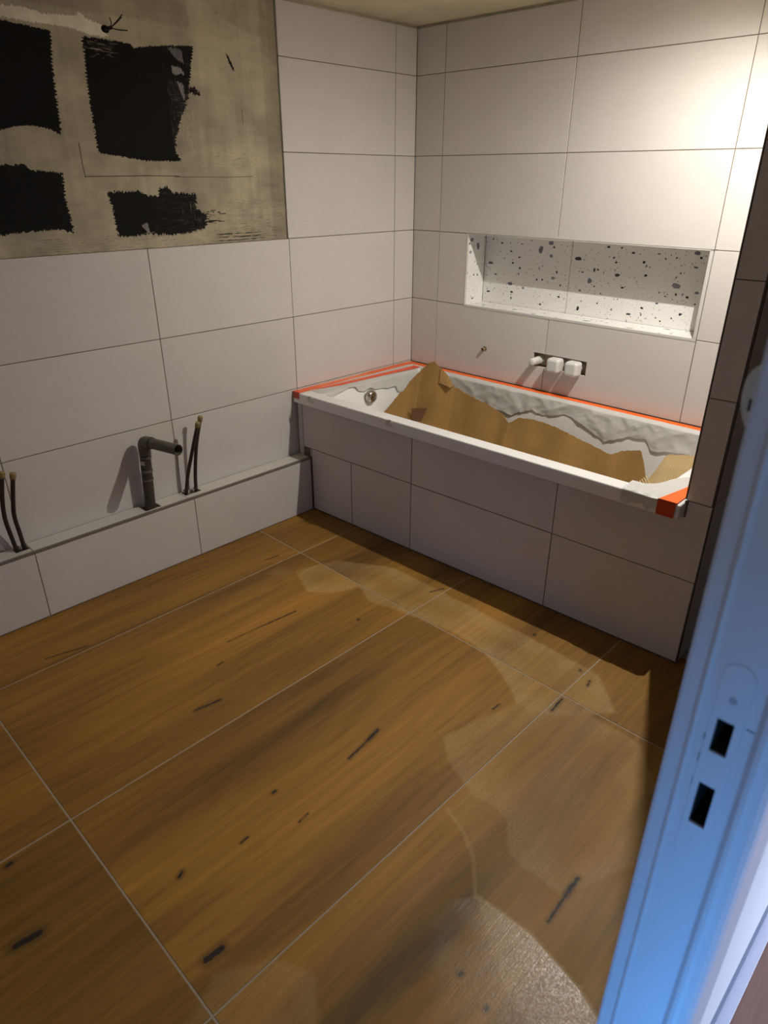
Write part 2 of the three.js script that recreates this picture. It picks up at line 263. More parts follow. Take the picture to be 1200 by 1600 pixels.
{
  const s = new THREE.Shape([[-PZ0 - PW, PY0], [-0.7375, PY0], [-0.7375, CEIL - 0.002], [-PZ0 - PW, CEIL - 0.002]].map(p => new THREE.Vector2(...p)));
  const h = new THREE.Path(); h.absellipse(-1.370, 1.764, 0.013, 0.010, 0, Math.PI * 2); s.holes.push(h);
  const g = new THREE.ExtrudeGeometry(s, { depth: 0.002, bevelEnabled: false, curveSegments: 20 }); g.translate(0, 0, -0.0105);
  planarUV(g, 0, 1, (u, v) => [(u + PZ0 + PW) / PW, (v - PY0) / PH]);
  part('plaster', g, patchMat, wallL);
  const cap = new THREE.CircleGeometry(0.014, 20); cap.translate(-1.370, 1.764, -0.0104); part('hole', cap, std(0x0c0a08, 1), wallL);
}

/* ---------- BACK WALL (z = 0) ---------- */
const wallB = structure('wall_back', 'back wall over the bath, pale tiles with a recessed niche', 'wall');
const xJ = [0.0, 0.157, 0.762, 1.368, 1.665];
const NX0 = 0.317, NX1 = 1.366, NY0 = 0.8555, NY1 = 1.154, ND = 0.135;
const VX0 = 0.705, VX1 = 0.958, VY0 = 0.646, VY1 = 0.704;
for (let k = 0; k < 4; k++) for (let r = 1; r < 6; r++) {
  const j = J / 2, x0 = xJ[k], x1 = xJ[k + 1], y0 = RY[r] - (r === 1 ? 0.005 : 0), y1 = RY[r + 1];
  if (r === 2 && k === 1) { addTile(wallB, x0, NX0, y0, y1); continue; }
  if (r === 2 && k === 2) continue;
  if (r === 1 && k === 1) { const h = new THREE.Path(); h.absarc(0.447, 0.676, 0.011, 0, Math.PI * 2); shapeTile(wallB, [[x0 + j, y0 + j], [x1 - j, y0 + j], [x1 - j, VY0], [VX0, VY0], [VX0, VY1], [x1 - j, VY1], [x1 - j, y1 - j], [x0 + j, y1 - j]], [h]); continue; }
  if (r === 1 && k === 2) { shapeTile(wallB, [[x0 + j, y0 + j], [x1 - j, y0 + j], [x1 - j, y1 - j], [x0 + j, y1 - j], [x0 + j, VY1], [VX1, VY1], [VX1, VY0], [x0 + j, VY0]]); continue; }
  addTile(wallB, x0, x1, y0, y1);
}
const rectPath = (C, x0, x1, y0, y1) => { const p = new C(); p.moveTo(x0, y0); p.lineTo(x1, y0); p.lineTo(x1, y1); p.lineTo(x0, y1); p.closePath(); return p; };
function slab(x0, x1, y0, y1, holes, z0, z1) { const s = rectPath(THREE.Shape, x0, x1, y0, y1); holes.forEach(h => s.holes.push(rectPath(THREE.Path, ...h))); const g = new THREE.ExtrudeGeometry(s, { depth: z1 - z0, bevelEnabled: false }); g.translate(0, 0, z0); return g; }
const NH = [NX0 - 0.012, NX1 + 0.012, NY0 - 0.012, NY1 + 0.012], VH = [VX0 - 0.004, VX1 + 0.004, VY0 - 0.004, VY1 + 0.004];
part('grout_bed', merge([slab(0, 1.665, 0.53, CEIL - 0.012, [NH, VH, [0.434, 0.460, 0.663, 0.689]], -0.0089, -0.0013)]), groutMat, wallB);
part('masonry', merge([slab(-0.05, 2.2, 0, CEIL, [NH, VH], -0.045, -0.0091), slab(-0.05, 2.2, 0, CEIL, [NH], -0.15, -0.0452), box(-0.05, 2.2, 0, CEIL, -0.2, -0.1502)]), plasterMat, wallB);
// niche lined with terrazzo
const TZW = 1.05, TZH = 0.30;
const tc = document.createElement('canvas'); tc.width = 2048; tc.height = 585;
{
  const g = tc.getContext('2d'); g.fillStyle = '#e8e5df'; g.fillRect(0, 0, 2048, 585);
  const X = x => (x - NX0) / TZW * 2048, Y = y => (NY1 - y) / TZH * 585;
  const chip = (x, y, rx, ry, col, rot = 0) => { g.fillStyle = col; g.beginPath(); const n = 6 + Math.floor(rnd() * 3), ph = rnd() * 6; for (let k = 0; k < n; k++) { const a = ph + k / n * Math.PI * 2, s = rr(0.72, 1.12), u = Math.cos(a) * rx * s, v = Math.sin(a) * ry * s; const px = X(x + u * Math.cos(rot) - v * Math.sin(rot)), py = Y(y + u * Math.sin(rot) + v * Math.cos(rot)); k ? g.lineTo(px, py) : g.moveTo(px, py); } g.closePath(); g.fill(); };
  const dark = ['#2c2a2c', '#34312f', '#3f3c40', '#25262a'], blue = ['#6d7079', '#747683', '#5c606b', '#85858c'], tan = ['#b7a98f', '#9a8f80', '#c4bba8', '#a6a19a'];
  for (let k = 0; k < 620; k++) { const s = rr(0.0008, 0.0026); chip(NX0 + rnd() * TZW, NY0 + rnd() * TZH, s * rr(0.6, 1.6), s, tan[k % 4], rnd() * 3); }
  for (let k = 0; k < 130; k++) { const s = rr(0.0012, 0.0026); chip(NX0 + rnd() * TZW, NY0 + rnd() * TZH, s * rr(0.8, 2), s, (k % 3 ? dark : blue)[k % 4], rnd() * 3); }
  // [x, y, half width, half height]; the larger ones are blue grey
  const big = [[0.358, 1.127, 45, 34], [0.406, 1.113, 74, 40], [0.511, 1.115, 63, 22], [0.557, 1.132, 41, 27], [0.608, 1.1, 120, 175, 1], [0.654, 1.127, 115, 81, 1], [0.67, 1.112, 59, 54], [0.66, 1.076, 99, 76, 1], [0.458, 1.082, 58, 45], [0.502, 1.06, 57, 45], [0.352, 1.026, 137, 59, 1], [0.472, 1.035, 73, 52], [0.509, 1.016, 57, 51], [0.382, 0.98, 91, 36], [0.695, 1.014, 59, 71], [0.68, 0.989, 100, 72, 1], [0.465, 0.947, 176, 80, 1], [0.534, 0.935, 72, 58, 1], [0.601, 0.976, 48, 51], [0.628, 0.978, 48, 51], [0.476, 0.912, 88, 53], [0.348, 0.902, 117, 43], [0.476, 0.886, 44, 60], [0.716, 0.917, 66, 45], [0.629, 0.876, 62, 46], [0.788, 1.075, 169, 80], [0.814, 1.025, 62, 32], [0.866, 1.037, 49, 89], [0.881, 1.04, 48, 47], [0.85, 0.995, 105, 107, 1], [0.906, 0.95, 48, 32], [0.812, 0.88, 64, 94], [0.897, 0.911, 37, 43], [0.812, 0.953, 63, 54, 1], [0.874, 0.975, 49, 32, 1], [0.718, 0.964, 39, 55], [0.914, 1.128, 76, 45], [0.97, 1.128, 48, 34], [1.019, 1.113, 80, 46], [1.121, 1.116, 76, 20], [0.943, 1.09, 59, 39], [0.955, 1.073, 64, 39], [0.967, 1.027, 132, 57], [1.068, 1.083, 65, 59], [1.083, 1.036, 69, 55], [1.08, 1.07, 37, 38], [1.15, 1.101, 35, 49, 1], [1.191, 1.107, 35, 32], [1.263, 1.128, 112, 79, 1], [1.279, 1.113, 62, 55], [1.268, 1.08, 104, 44, 1], [1.207, 1.01, 183, 99, 1], [1.288, 0.992, 97, 61, 1], [1.256, 0.973, 64, 54], [1.212, 0.979, 48, 50], [1.237, 0.981, 39, 54, 1], [0.995, 0.982, 78, 39], [1.289, 0.952, 38, 33], [1.172, 0.968, 54, 25], [1.216, 1.055, 35, 28], [1.088, 0.915, 80, 52], [1.038, 0.885, 116, 45], [1.089, 0.889, 28, 57], [1.241, 0.909, 57, 51], [1.211, 0.891, 27, 43], [1.169, 0.875, 41, 30], [1.145, 0.939, 73, 43, 1], [0.963, 0.894, 50, 54, 1], [1.15, 0.885, 32, 35]];
  big.forEach(([x, y, a, b, c], k) => chip(x, y, a * 1e-4, b * 1e-4, c ? blue[k % 4] : dark[k % 4], 0.2 * (rnd() - 0.5)));
}
const terTex = new THREE.CanvasTexture(tc); terTex.colorSpace = THREE.SRGBColorSpace; terTex.wrapS = terTex.wrapT = THREE.RepeatWrapping;
const terMat = new THREE.MeshStandardMaterial({ map: terTex, roughness: 0.35 });
function nichePanel(g, a, b, u0, v0) { planarUV(g, a, b, (u, v) => [(u - u0) / TZW, (v - v0) / TZH]); return part('niche_panel', g, terMat, wallB); }
const NB = -ND;
nichePanel(box(NX0 + 0.002, 0.7548, NY0 + 0.0006, NY1 - 0.0006, NB - 0.008, NB), 0, 1, NX0, NY0);
nichePanel(box(0.7572, NX1 - 0.002, NY0 + 0.0006, NY1 - 0.0006, NB - 0.008, NB), 0, 1, NX0, NY0);
part('grout_bed', box(NX0, NX1, NY0, NY1, NB - 0.02, NB - 0.0082), groutMat, wallB);
nichePanel(box(NX0 - 0.008, NX0, NY0, NY1, NB + 0.001, -0.008), 2, 1, -0.37, NY0);
nichePanel(box(NX1, NX1 + 0.008, NY0, NY1, NB + 0.001, -0.008), 2, 1, -0.7, NY0);
nichePanel(box(NX0, NX1, NY0 - 0.008, NY0, NB + 0.001, -0.008), 0, 2, NX0 - 0.3, -0.2);
nichePanel(box(NX0, NX1, NY1, NY1 + 0.008, NB + 0.001, -0.008), 0, 2, NX0 - 0.6, -0.3);
const trimMat = std(0xc9c6c0, 0.38);
for (const [a, b, c, d] of [[NX0 - 0.0005, NX1 + 0.0005, NY0 - 0.0075, NY0 + 0.0012], [NX0 - 0.0005, NX1 + 0.0005, NY1 - 0.0012, NY1 + 0.0015], [NX0 - 0.0012, NX0 + 0.0014, NY0 - 0.0012, NY1 + 0.001], [NX1 - 0.011, NX1 + 0.0005, NY0 - 0.0012, NY1 + 0.001]]) part('edge_trim', box(a, b, c, d, -0.010, 0.0012), trimMat, wallB);

/* ---------- PARTITION at the right end of the bath ---------- */
const AP0 = [0, 0.745], AP1 = [1.748, 0.668], apA = Math.atan2(AP0[1] - AP1[1], AP1[0] - AP0[0]);
const apZ = x => AP0[1] + (AP1[1] - AP0[1]) * x / AP1[0];
const wallP = structure('wall_partition', 'narrow tiled partition end at the right of the bath', 'wall');
const PX0 = 1.668, PX1 = 1.746;
part('masonry', box(PX0 + 0.0095, PX1 - 0.0095, 0, CEIL, -0.005, 0.655), plasterMat, wallP);
{
  const f = new THREE.Group(); f.name = 'front_face'; f.position.set(PX0, 0, apZ(PX0)); f.rotation.y = apA; wallP.add(f);
  const ys = [0.5465, 0.8485, 1.1505, 1.4525, 1.7545, 1.93];
  for (let k = 0; k < 5; k++) addTile(f, 0.004, PX1 - PX0 - 0.003, ys[k], ys[k + 1]);
  part('corner_trim', box(0.0005, 0.0042, 0.55, 1.93, -0.009, -0.0004), std(0x55493e, 0.5), f);
  part('grout_bed', box(0.001, PX1 - PX0 - 0.006, 0.55, 1.93, -0.0093, -0.0015), groutMat, f);
}
{
  const f = new THREE.Group(); f.name = 'bath_side_face'; f.position.set(PX0, 0, -0.002); f.rotation.y = -Math.PI / 2; wallP.add(f);
  for (let r = 1; r < 6; r++) { addTile(f, 0.003, 0.3, RY[r], RY[r + 1]); addTile(f, 0.3, 0.66, RY[r], RY[r + 1]); }
  part('grout_bed', box(0.003, 0.66, 0.55, 1.92, -0.0089, -0.0015), groutMat, f);
}
{
  const f = new THREE.Group(); f.name = 'recess_side_face'; f.position.set(PX1, 0, 0.652); f.rotation.y = Math.PI / 2; wallP.add(f);
  const ys = [0.003, 0.2495, ...RY.slice(1)];
  for (let r = 0; r < 6; r++) addTile(f, 0, 0.648, ys[r], ys[r + 1]);
  part('grout_bed', box(0, 0.648, 0, 1.92, -0.0089, -0.0015), groutMat, f);
}
part('corner_trim', box(PX1 - 0.0035, PX1 + 0.0003, 0.003, 1.93, 0.6545, apZ(PX1) - 0.0045), std(0x4a4038, 0.5), wallP);

/* ---------- BATH SURROUND ---------- */
const apron = thing('bath_surround', 'pale tiled front panel boxing in the bathtub', 'bath panel');
apron.position.set(AP0[0], 0, AP0[1]); apron.rotation.y = apA;
const aJ = 0.297, aT = 0.4955;
for (const [a, b] of [[0.086, 0.329], [0.329, 0.657], [0.657, 1.274], [1.274, 1.747]]) addTile(apron, a, b, 0.006, aJ, 'panel_tile', tileMats, 0.0036);
for (const [a, b, c] of [[0.006, 0.037, 0.25], [0.037, 0.657, aJ], [0.657, 1.274, aJ]]) addTile(apron, a, b, c, aT, 'panel_tile', tileMats, 0.0036);
addTile(apron, 0.037 + 0.04, 0.086, 0.26, aJ, 'panel_tile', tileMats, 0.0036);
shapeTile(apron, [[1.2754, aJ + J / 2], [1.7456, aJ + J / 2], [1.7456, 0.545], [1.681, 0.545], [1.681, aT - J / 2], [1.2754, aT - J / 2]], [], 'panel_tile');
part('grout_bed', merge([box(0.004, 1.676, 0, aT - 0.002, -0.0089, -0.0015), box(1.676, 1.745, 0, 0.54, -0.0089, -0.0015)]), groutMat, apron);
part('panel_board', box(0.004, 1.67, 0, aT - 0.004, -0.03, -0.0092), plasterMat, apron);
part('bottom_seal', box(0.086, 1.745, 0.0002, 0.006, -0.006, -0.0012), std(0x5b5046, 0.8), apron);

/* ---------- PIPE LEDGE along the left wall ---------- */
const LX = 0.083, LY = 0.2575;
const ledge = thing('pipe_ledge', 'low tiled pipe box running along the foot of the left wall', 'ledge');
ledge.position.set(0, 0, 0);
{
  const f = new THREE.Group(); f.name = 'front_face'; f.position.set(LX, 0, 0); f.rotation.y = Math.PI / 2; ledge.add(f);
  for (const [a, b] of [[0.746, 1.335], [1.335, 1.938], [1.938, 2.55], [2.55, 3.05]]) addTile(f, -b, -a, 0.003, LY - 0.0085, 'ledge_tile');
  part('grout_bed', box(-3.05, -0.746, 0, LY - 0.01, -0.0089, -0.0015), groutMat, f);
  part('edge_trim', box(-3.05, -0.746, LY - 0.0082, LY + 0.0004, -0.009, 0.0006), std(0x746a60, 0.45), f);
  part('wall_joint', box(-3.05, -0.746, LY - 0.008, LY - 0.002, -LX + 0.0003, -LX + 0.0053), groutMat, f);
  const t = new THREE.Group(); t.name = 'top_face'; t.position.set(0.001, LY, 3.05); t.rotation.x = -Math.PI / 2; ledge.add(t);
  // local x = world x, local y = 3.05 - z ; pipe cut-outs
  const cut = (z0, z1, holes) => { const y0 = 3.05 - z1 + J / 2, y1 = 3.05 - z0 - J / 2; const s = rectPath(THREE.Shape, 0.0045, LX - 0.0095, y0, y1); for (const [x, z, w, h] of holes) s.holes.push(rectPath(THREE.Path, x - w / 2, x + w / 2, 3.05 - z - h / 2, 3.05 - z + h / 2)); const g = new THREE.ExtrudeGeometry(s, { depth: TT, bevelEnabled: false }); g.translate(0, 0, -TT); part('ledge_tile', g, tileMats[tileN++ % 3], t); };
  cut(0.746, 1.3575, [[0.030, 1.316, 0.034, 0.07]]);
  cut(1.3575, 1.938, [[0.036, 1.497, 0.056, 0.064]]);
  cut(1.938, 2.55, [[0.03, 1.962, 0.036, 0.044]]);
  cut(2.55, 3.05, []);
  part('mortar_bed', box(0.0015, LX - 0.0095, 0, 2.3, -0.03, -0.0092), std(0x6f665a, 0.95), t);
}

/* ---------- CEILING and remaining shell ---------- */
const ceilTex = dataTex(512, 512, (i, j, c) => { const v = 190 + 40 * fbm(i / 70, j / 70, 4) + 6 * noise(i / 2, j / 2); c[0] = v; c[1] = v * 0.95; c[2] = v * 0.80; });
const ceilMat = std(0xffffff, 0.9, { map: ceilTex });
const ceil = structure('ceiling', 'bare beige plasterboard ceiling', 'ceiling');
part('ceiling_board', slab(-0.12, 2.19, -3.15, 0.2, [[LAMP[0] - 0.032, LAMP[0] + 0.032, -LAMP[2] - 0.032, -LAMP[2] + 0.032]], 0, 0.05).rotateX(-Math.PI / 2).translate(0, CEIL, 0), ceilMat, ceil);
const white = std(0xd8d5d0, 0.7);
const shell = (name, g, m = white, label, cat = 'wall') => { const s = part(name, g, m, scene); s.userData = { kind: 'structure', label, category: cat }; return s; };
const wallR = structure('wall_right', 'right wall of the room that holds the doorway', 'wall');
part('masonry', merge([box(2.16, 2.222, -0.2, 2.2, -0.2, 2.03), box(2.16, 2.222, -0.2, 2.2, 2.80, 5.15), box(2.16, 2.222, 1.93, 2.2, 2.03, 2.80)]), white, wallR);
{
  const f = new THREE.Group(); f.name = 'tiled_face'; f.position.set(2.1515, 0, 0); f.rotation.y = -Math.PI / 2; wallR.add(f);
  const zs = [0.01, 0.605, 1.21, 1.815, 2.02], ys = [0.003, 0.2495, ...RY.slice(1)];
  for (let a = 0; a < 4; a++) for (let r = 0; r < 6; r++) addTile(f, zs[a], zs[a + 1], ys[r], ys[r + 1]);
  part('grout_bed', box(0.01, 2.02, 0, 1.92, -0.0084, -0.0015), groutMat, f);
}
shell('wall_front', box(-0.05, 2.16, 0, CEIL, 3.06, 3.14), white, 'plain wall behind the viewer');
shell('wall_hall_far', slab(-5.15, 0.2, -0.2, 2.2, [[-WIN2.z - WIN2.w / 2, -WIN2.z + WIN2.w / 2, WIN2.y - WIN2.h / 2, WIN2.y + WIN2.h / 2]], 0, 0.1).rotateY(Math.PI / 2).translate(3.45, 0, 0), white, 'far wall of the hall');
shell('wall_hall_end', box(2.222, 3.45, -0.2, 2.2, 0.3, 0.4), white, 'end wall of the hall');
shell('wall_hall_window', merge([box(2.222, WIN.x - WIN.w / 2, -0.2, 2.2, 5.0, 5.1), box(WIN.x + WIN.w / 2, 3.45, -0.2, 2.2, 5.0, 5.1), box(WIN.x - WIN.w / 2, WIN.x + WIN.w / 2, -0.2, WIN.y - WIN.h / 2, 5.0, 5.1), box(WIN.x - WIN.w / 2, WIN.x + WIN.w / 2, WIN.y + WIN.h / 2, 2.2, 5.0, 5.1)]), white, 'hall wall with the low window');
shell('ceiling_hall', box(2.16, 3.55, 2.2, 2.26, -0.2, 5.15), white, 'ceiling of the hall', 'ceiling');
shell('wall_bulkhead', box(2.222, 3.45, 0.70, 2.2, 3.25, 3.33), white, 'stair bulkhead hanging low across the hall behind the viewer');
const hallTex = dataTex(512, 512, (i, j, c) => { const v = 0.8 + 0.2 * fbm(i / 12, j / 160, 4) + 0.08 * (noise(i / 2, j / 40) - 0.5); c[0] = 150 * v; c[1] = 108 * v; c[2] = 84 * v; });
const hallMat = std(0xffffff, 0.5, { map: hallTex });
shell('floor_hall', planarUV(box(2.1905, 3.45, -0.06, -0.0005, 0.3, 5.1), 0, 2), hallMat, 'brown wooden floor of the hall', 'floor');
const bb = structure('baseboard_hall', 'white skirting board along the hall side of the door wall', 'baseboard');
part('board', box(2.2222, 2.244, 0, 0.075, 0.4, 2.02), std(0xd9d6d6, 0.5), bb);
part('quarter_round', box(2.2222, 2.2275, 0.0752, 0.083, 0.4, 2.02), std(0x8a8f9a, 0.6), bb);
const win = structure('window_1', 'low daylight window of the hall', 'window');
part('window_frame', slab(WIN.x - WIN.w / 2 + 0.001, WIN.x + WIN.w / 2 - 0.001, WIN.y - WIN.h / 2 + 0.001, WIN.y + WIN.h / 2 - 0.001, [[WIN.x - WIN.w / 2 + 0.04, WIN.x + WIN.w / 2 - 0.04, WIN.y - WIN.h / 2 + 0.04, WIN.y + WIN.h / 2 - 0.04]], 5.01, 5.05), white, win);
part('pane', box(WIN.x - WIN.w / 2 + 0.04, WIN.x + WIN.w / 2 - 0.04, WIN.y - WIN.h / 2 + 0.04, WIN.y + WIN.h / 2 - 0.04, 5.026, 5.03), new THREE.MeshStandardMaterial({ color: 0x222222, emissive: new THREE.Color().setRGB(0.12, 0.42, 1), emissiveIntensity: 1 }), win);

const win2 = structure('window_2', 'low daylight window in the far hall wall', 'window');
{ const a = WIN2.z - WIN2.w / 2, b = WIN2.z + WIN2.w / 2, c = WIN2.y - WIN2.h / 2, d = WIN2.y + WIN2.h / 2;
  part('window_frame', merge([box(3.46, 3.5, c, c + 0.04, a, b), box(3.46, 3.5, d - 0.04, d, a, b), box(3.46, 3.5, c + 0.04, d - 0.04, a, a + 0.04), box(3.46, 3.5, c + 0.04, d - 0.04, b - 0.04, b)]), white, win2);
  part('pane', box(3.476, 3.48, c + 0.04, d - 0.04, a + 0.04, b - 0.04), new THREE.MeshStandardMaterial({ color: 0x222222, emissive: new THREE.Color().setRGB(0.62, 0.74, 1), emissiveIntensity: 1 }), win2); }

/* ---------- DOOR FRAME ---------- */
const door = structure('door_1', 'white painted door frame with strike plate at the doorway', 'door frame');
const frameMat = std(0xc6c6ca, 0.38);
{
  const JZ = 2.080;
  const pr = [[2.1525, 2.031], [2.1525, JZ - 0.009], [2.1535, JZ - 0.0055], [2.156, JZ - 0.004], [2.1665, JZ - 0.003], [2.1685, JZ - 0.0005], [2.1705, JZ + 0.0008], [2.1725, JZ + 0.0003], [2.174, JZ - 0.0003], [2.2115, JZ - 0.0003], [2.2135, JZ + 0.002], [2.2148, JZ + 0.0065], [2.217, JZ + 0.009], [2.2205, JZ + 0.010], [2.2245, JZ + 0.009], [2.229, JZ + 0.0055], [2.2325, JZ + 0.001], [2.2345, JZ - 0.005], [2.2345, 2.0], [2.2225, 2.0], [2.2225, 2.031]];
  const s = new THREE.Shape(pr.map(([x, z]) => new THREE.Vector2(x, -z)));
  const H = 1.929;
  const g = new THREE.ExtrudeGeometry(s, { depth: H, bevelEnabled: false }); g.rotateX(-Math.PI / 2);
  const holes = [[2.185, 2.198, 0.977, 1.010], [2.185, 2.198, 0.899, 0.944]];
  const ev = new Evaluator(); ev.attributes = ['position', 'normal']; ev.useGroups = false;
  g.deleteAttribute('uv');
  let b = new Brush(g, frameMat); b.updateMatrixWorld();
  for (const [x0, x1, y0, y1] of holes) { const q = box(x0, x1, y0, y1, 2.04, 2.2); q.deleteAttribute('uv'); const c = new Brush(q, frameMat); c.updateMatrixWorld(); b = ev.evaluate(b, c, SUBTRACTION); }
  part('jamb', b.geometry, frameMat, door);
  // strike plate, painted over
  const st = new THREE.Shape(); const px0 = 2.1805, px1 = 2.2035, py0 = 0.858, py1 = 1.062, R = (px1 - px0) / 2;
  st.moveTo(px0, py0 + R); st.absarc((px0 + px1) / 2, py0 + R, R, Math.PI, 2 * Math.PI, false); st.lineTo(px1, py1 - R); st.absarc((px0 + px1) / 2, py1 - R, R, 0, Math.PI, false); st.closePath();
  for (const h of holes) st.holes.push(rectPath(THREE.Path, ...h));
  const pg = new THREE.ExtrudeGeometry(st, { depth: 0.0006, bevelEnabled: true, bevelThickness: 0.0003, bevelSize: 0.0003, bevelSegments: 1, curveSegments: 16 }); pg.translate(0, 0, JZ - 0.0004);
  part('strike_plate', pg, frameMat, door);
  for (const y of [1.03]) { const c = new THREE.CylinderGeometry(0.0028, 0.0028, 0.0008, 14); c.rotateX(Math.PI / 2); c.translate(2.192, y, JZ + 0.0009); part('screw', c, std(0x9a9ca6, 0.5), door); }
  const dk = std(0x0d0c0c, 0.9), lt = 0.0008;
  for (const [x0, x1, y0, y1] of holes) part('latch_pocket', merge([box(x0, x1, y0, y1, 2.041, 2.042), box(x0, x0 + lt, y0, y1, 2.042, JZ - 0.002), box(x1 - lt, x1, y0, y1, 2.042, JZ - 0.002), box(x0, x1, y0, y0 + lt, 2.042, JZ - 0.002), box(x0, x1, y1 - lt, y1, 2.042, JZ - 0.002)]), dk, door);
  const s2 = new THREE.Shape(pr.map(([x, z]) => new THREE.Vector2(x, z))); const g2 = new THREE.ExtrudeGeometry(s2, { depth: H, bevelEnabled: false }); g2.rotateX(-Math.PI / 2); g2.translate(0, 0, 2.08 + 2.75); part('jamb', g2, frameMat, door);
  part('head', box(2.149, 2.2345, 1.90, 1.929, JZ, 2.75), frameMat, door);
  // chips in the paint
  const chipM = std(0x2a2c33, 0.8);
  for (const [x, y, w, h] of [[2.1793, 0.985, 0.0012, 0.006], [2.1795, 0.962, 0.0014, 0.009], [2.1797, 0.937, 0.0008, 0.008], [2.2055, 1.011, 0.006, 0.0007]]) part('paint_chip', box(x, x + w, y, y + h, JZ - 0.0004, JZ + 0.0001), chipM, door);
}
{ // fitting by the frame on the room side
  const t = thing('wall_catch', 'small off-white rounded plastic fitting with a dark slot beside the door frame', 'fitting');
  const s = new THREE.Shape(); s.moveTo(0, -0.030); s.bezierCurveTo(-0.012, -0.026, -0.020, -0.012, -0.0205, 0.004); s.bezierCurveTo(-0.0205, 0.014, -0.019, 0.0215, -0.014, 0.0235); s.lineTo(0, 0.0235); s.closePath();
  const g = new THREE.ExtrudeGeometry(s, { depth: 0.02, bevelEnabled: true, bevelSize: 0.0012, bevelThickness: 0.0012, bevelSegments: 2 });
  part('body', g, std(0xcfccc6, 0.45), t);
  part('slot', box(-0.0155, -0.0128, -0.008, 0.001, 0.0205, 0.0217), std(0x0c0b0a, 0.9), t);
  t.position.set(2.150, 1.23, 1.99);
}

/* ---------- DOWNLIGHT ---------- */
{
  const t = thing('ceiling_downlight', 'recessed round ceiling spotlight above the bathtub', 'ceiling light');
  t.position.set(LAMP[0], CEIL, LAMP[2]);
  const ring = new THREE.LatheGeometry([[0.024, 0.02], [0.024, 0.001], [0.025, -0.003], [0.041, -0.003], [0.043, -0.0005], [0.043, 0.0]].map(p => new THREE.Vector2(...p)), 40);
  part('trim_ring', ring, std(0xd0d0d0, 0.3, { metalness: 0.6, side: THREE.DoubleSide }), t);
  const lens = new THREE.CylinderGeometry(0.023, 0.023, 0.004, 32); lens.translate(0, 0.004, 0);
  part('lens', lens, new THREE.MeshStandardMaterial({ color: 0x888888, emissive: new THREE.Color().setRGB(1, 0.965, 0.905), emissiveIntensity: 6 }), t);
}

/* ---------- BATHTUB ---------- */
const RIMY = 0.545;
const rimZ = x => 0.762 + (0.714 - 0.762) * x / 1.672;
const TX0 = 0.004, TX1 = 1.673, TZ0 = 0.006;
const tub = thing('bathtub', 'white built-in bathtub with a rectangular rim, masked for building work', 'bathtub');
const acryl = std(0xeceae7, 0.22);
function ring(l, r, b, f, rad, y, n = 10) {
  const x0 = TX0 + l, x1 = TX1 - r, z0 = TZ0 + b, out = [];
  const cs = [[x1 - rad, 1, 0], [x0 + rad, 1, 1], [x0 + rad, 0, 2], [x1 - rad, 0, 3]];
  const corner = (cx, cz, a0) => { for (let k = 0; k <= n; k++) { const a = a0 + k / n * Math.PI / 2; out.push([cx + Math.cos(a) * rad, y, cz + Math.sin(a) * rad]); } };
  corner(x1 - rad, rimZ(x1) - f - rad, 0); corner(x0 + rad, rimZ(x0) - f - rad, Math.PI / 2); corner(x0 + rad, z0 + rad, Math.PI); corner(x1 - rad, z0 + rad, Math.PI * 1.5);
  return out;
}
function loft(rings, cap = true) {
  const pos = [], idx = [], N = rings[0].length; rings.forEach(r => r.forEach(p => pos.push(...p)));
  for (let i = 0; i + 1 < rings.length; i++) for (let k = 0; k < N; k++) { const a = i * N + k, b = i * N + (k + 1) % N, c = a + N, d = b + N; idx.push(a, c, b, b, c, d); }
  if (cap) { const L = rings[rings.length - 1], c = [0, 1, 2].map(q => L.reduce((s, p) => s + p[q], 0) / N); pos.push(...c); const ci = pos.length / 3 - 1, o = (rings.length - 1) * N; for (let k = 0; k < N; k++) idx.push(o + k, ci, o + (k + 1) % N); }
  const g = new THREE.BufferGeometry(); g.setAttribute('position', new THREE.Float32BufferAttribute(pos, 3)); g.setIndex(idx); g.computeVertexNormals(); return g;
}
const tubMat = acryl.clone(); tubMat.side = THREE.DoubleSide;
part('basin', loft([ring(0.004, 0.004, 0.004, 0.006, 0.006, 0.4975), ring(0, 0, 0, 0, 0.006, 0.4995), ring(0, 0, 0, 0, 0.006, 0.539), ring(0.0012, 0.0012, 0.0012, 0.0012, 0.006, 0.5425), ring(0.004, 0.004, 0.004, 0.004, 0.006, RIMY), ring(0.10, 0.085, 0.055, 0.052, 0.05, RIMY), ring(0.106, 0.09, 0.06, 0.057, 0.05, 0.5435), ring(0.112, 0.095, 0.065, 0.062, 0.05, 0.538), ring(0.118, 0.1, 0.07, 0.068, 0.05, 0.52), ring(0.16, 0.13, 0.10, 0.095, 0.07, 0.32), ring(0.2, 0.16, 0.12, 0.11, 0.09, 0.18), ring(0.24, 0.19, 0.15, 0.14, 0.09, 0.145), ring(0.3, 0.25, 0.2, 0.19, 0.08, 0.14)]), tubMat, tub);
{
  const o = new THREE.Group(); o.name = 'overflow'; o.position.set(0.139, 0.4815, 0.43); o.rotation.y = Math.PI / 2; o.rotation.x = 0; tub.add(o);
  const ch = std(0xb8b4ac, 0.16, { metalness: 1 });
  const cap = new THREE.LatheGeometry([[0, 0.026], [0.018, 0.025], [0.026, 0.021], [0.029, 0.014], [0.029, 0.002], [0.026, 0]].map(p => new THREE.Vector2(...p)), 32); cap.rotateX(Math.PI / 2); part('cap', cap, ch, o);
  const stem = new THREE.CylinderGeometry(0.017, 0.017, 0.02, 20); stem.rotateX(Math.PI / 2); stem.translate(0, 0, -0.006); part('stem', stem, ch, o);
}

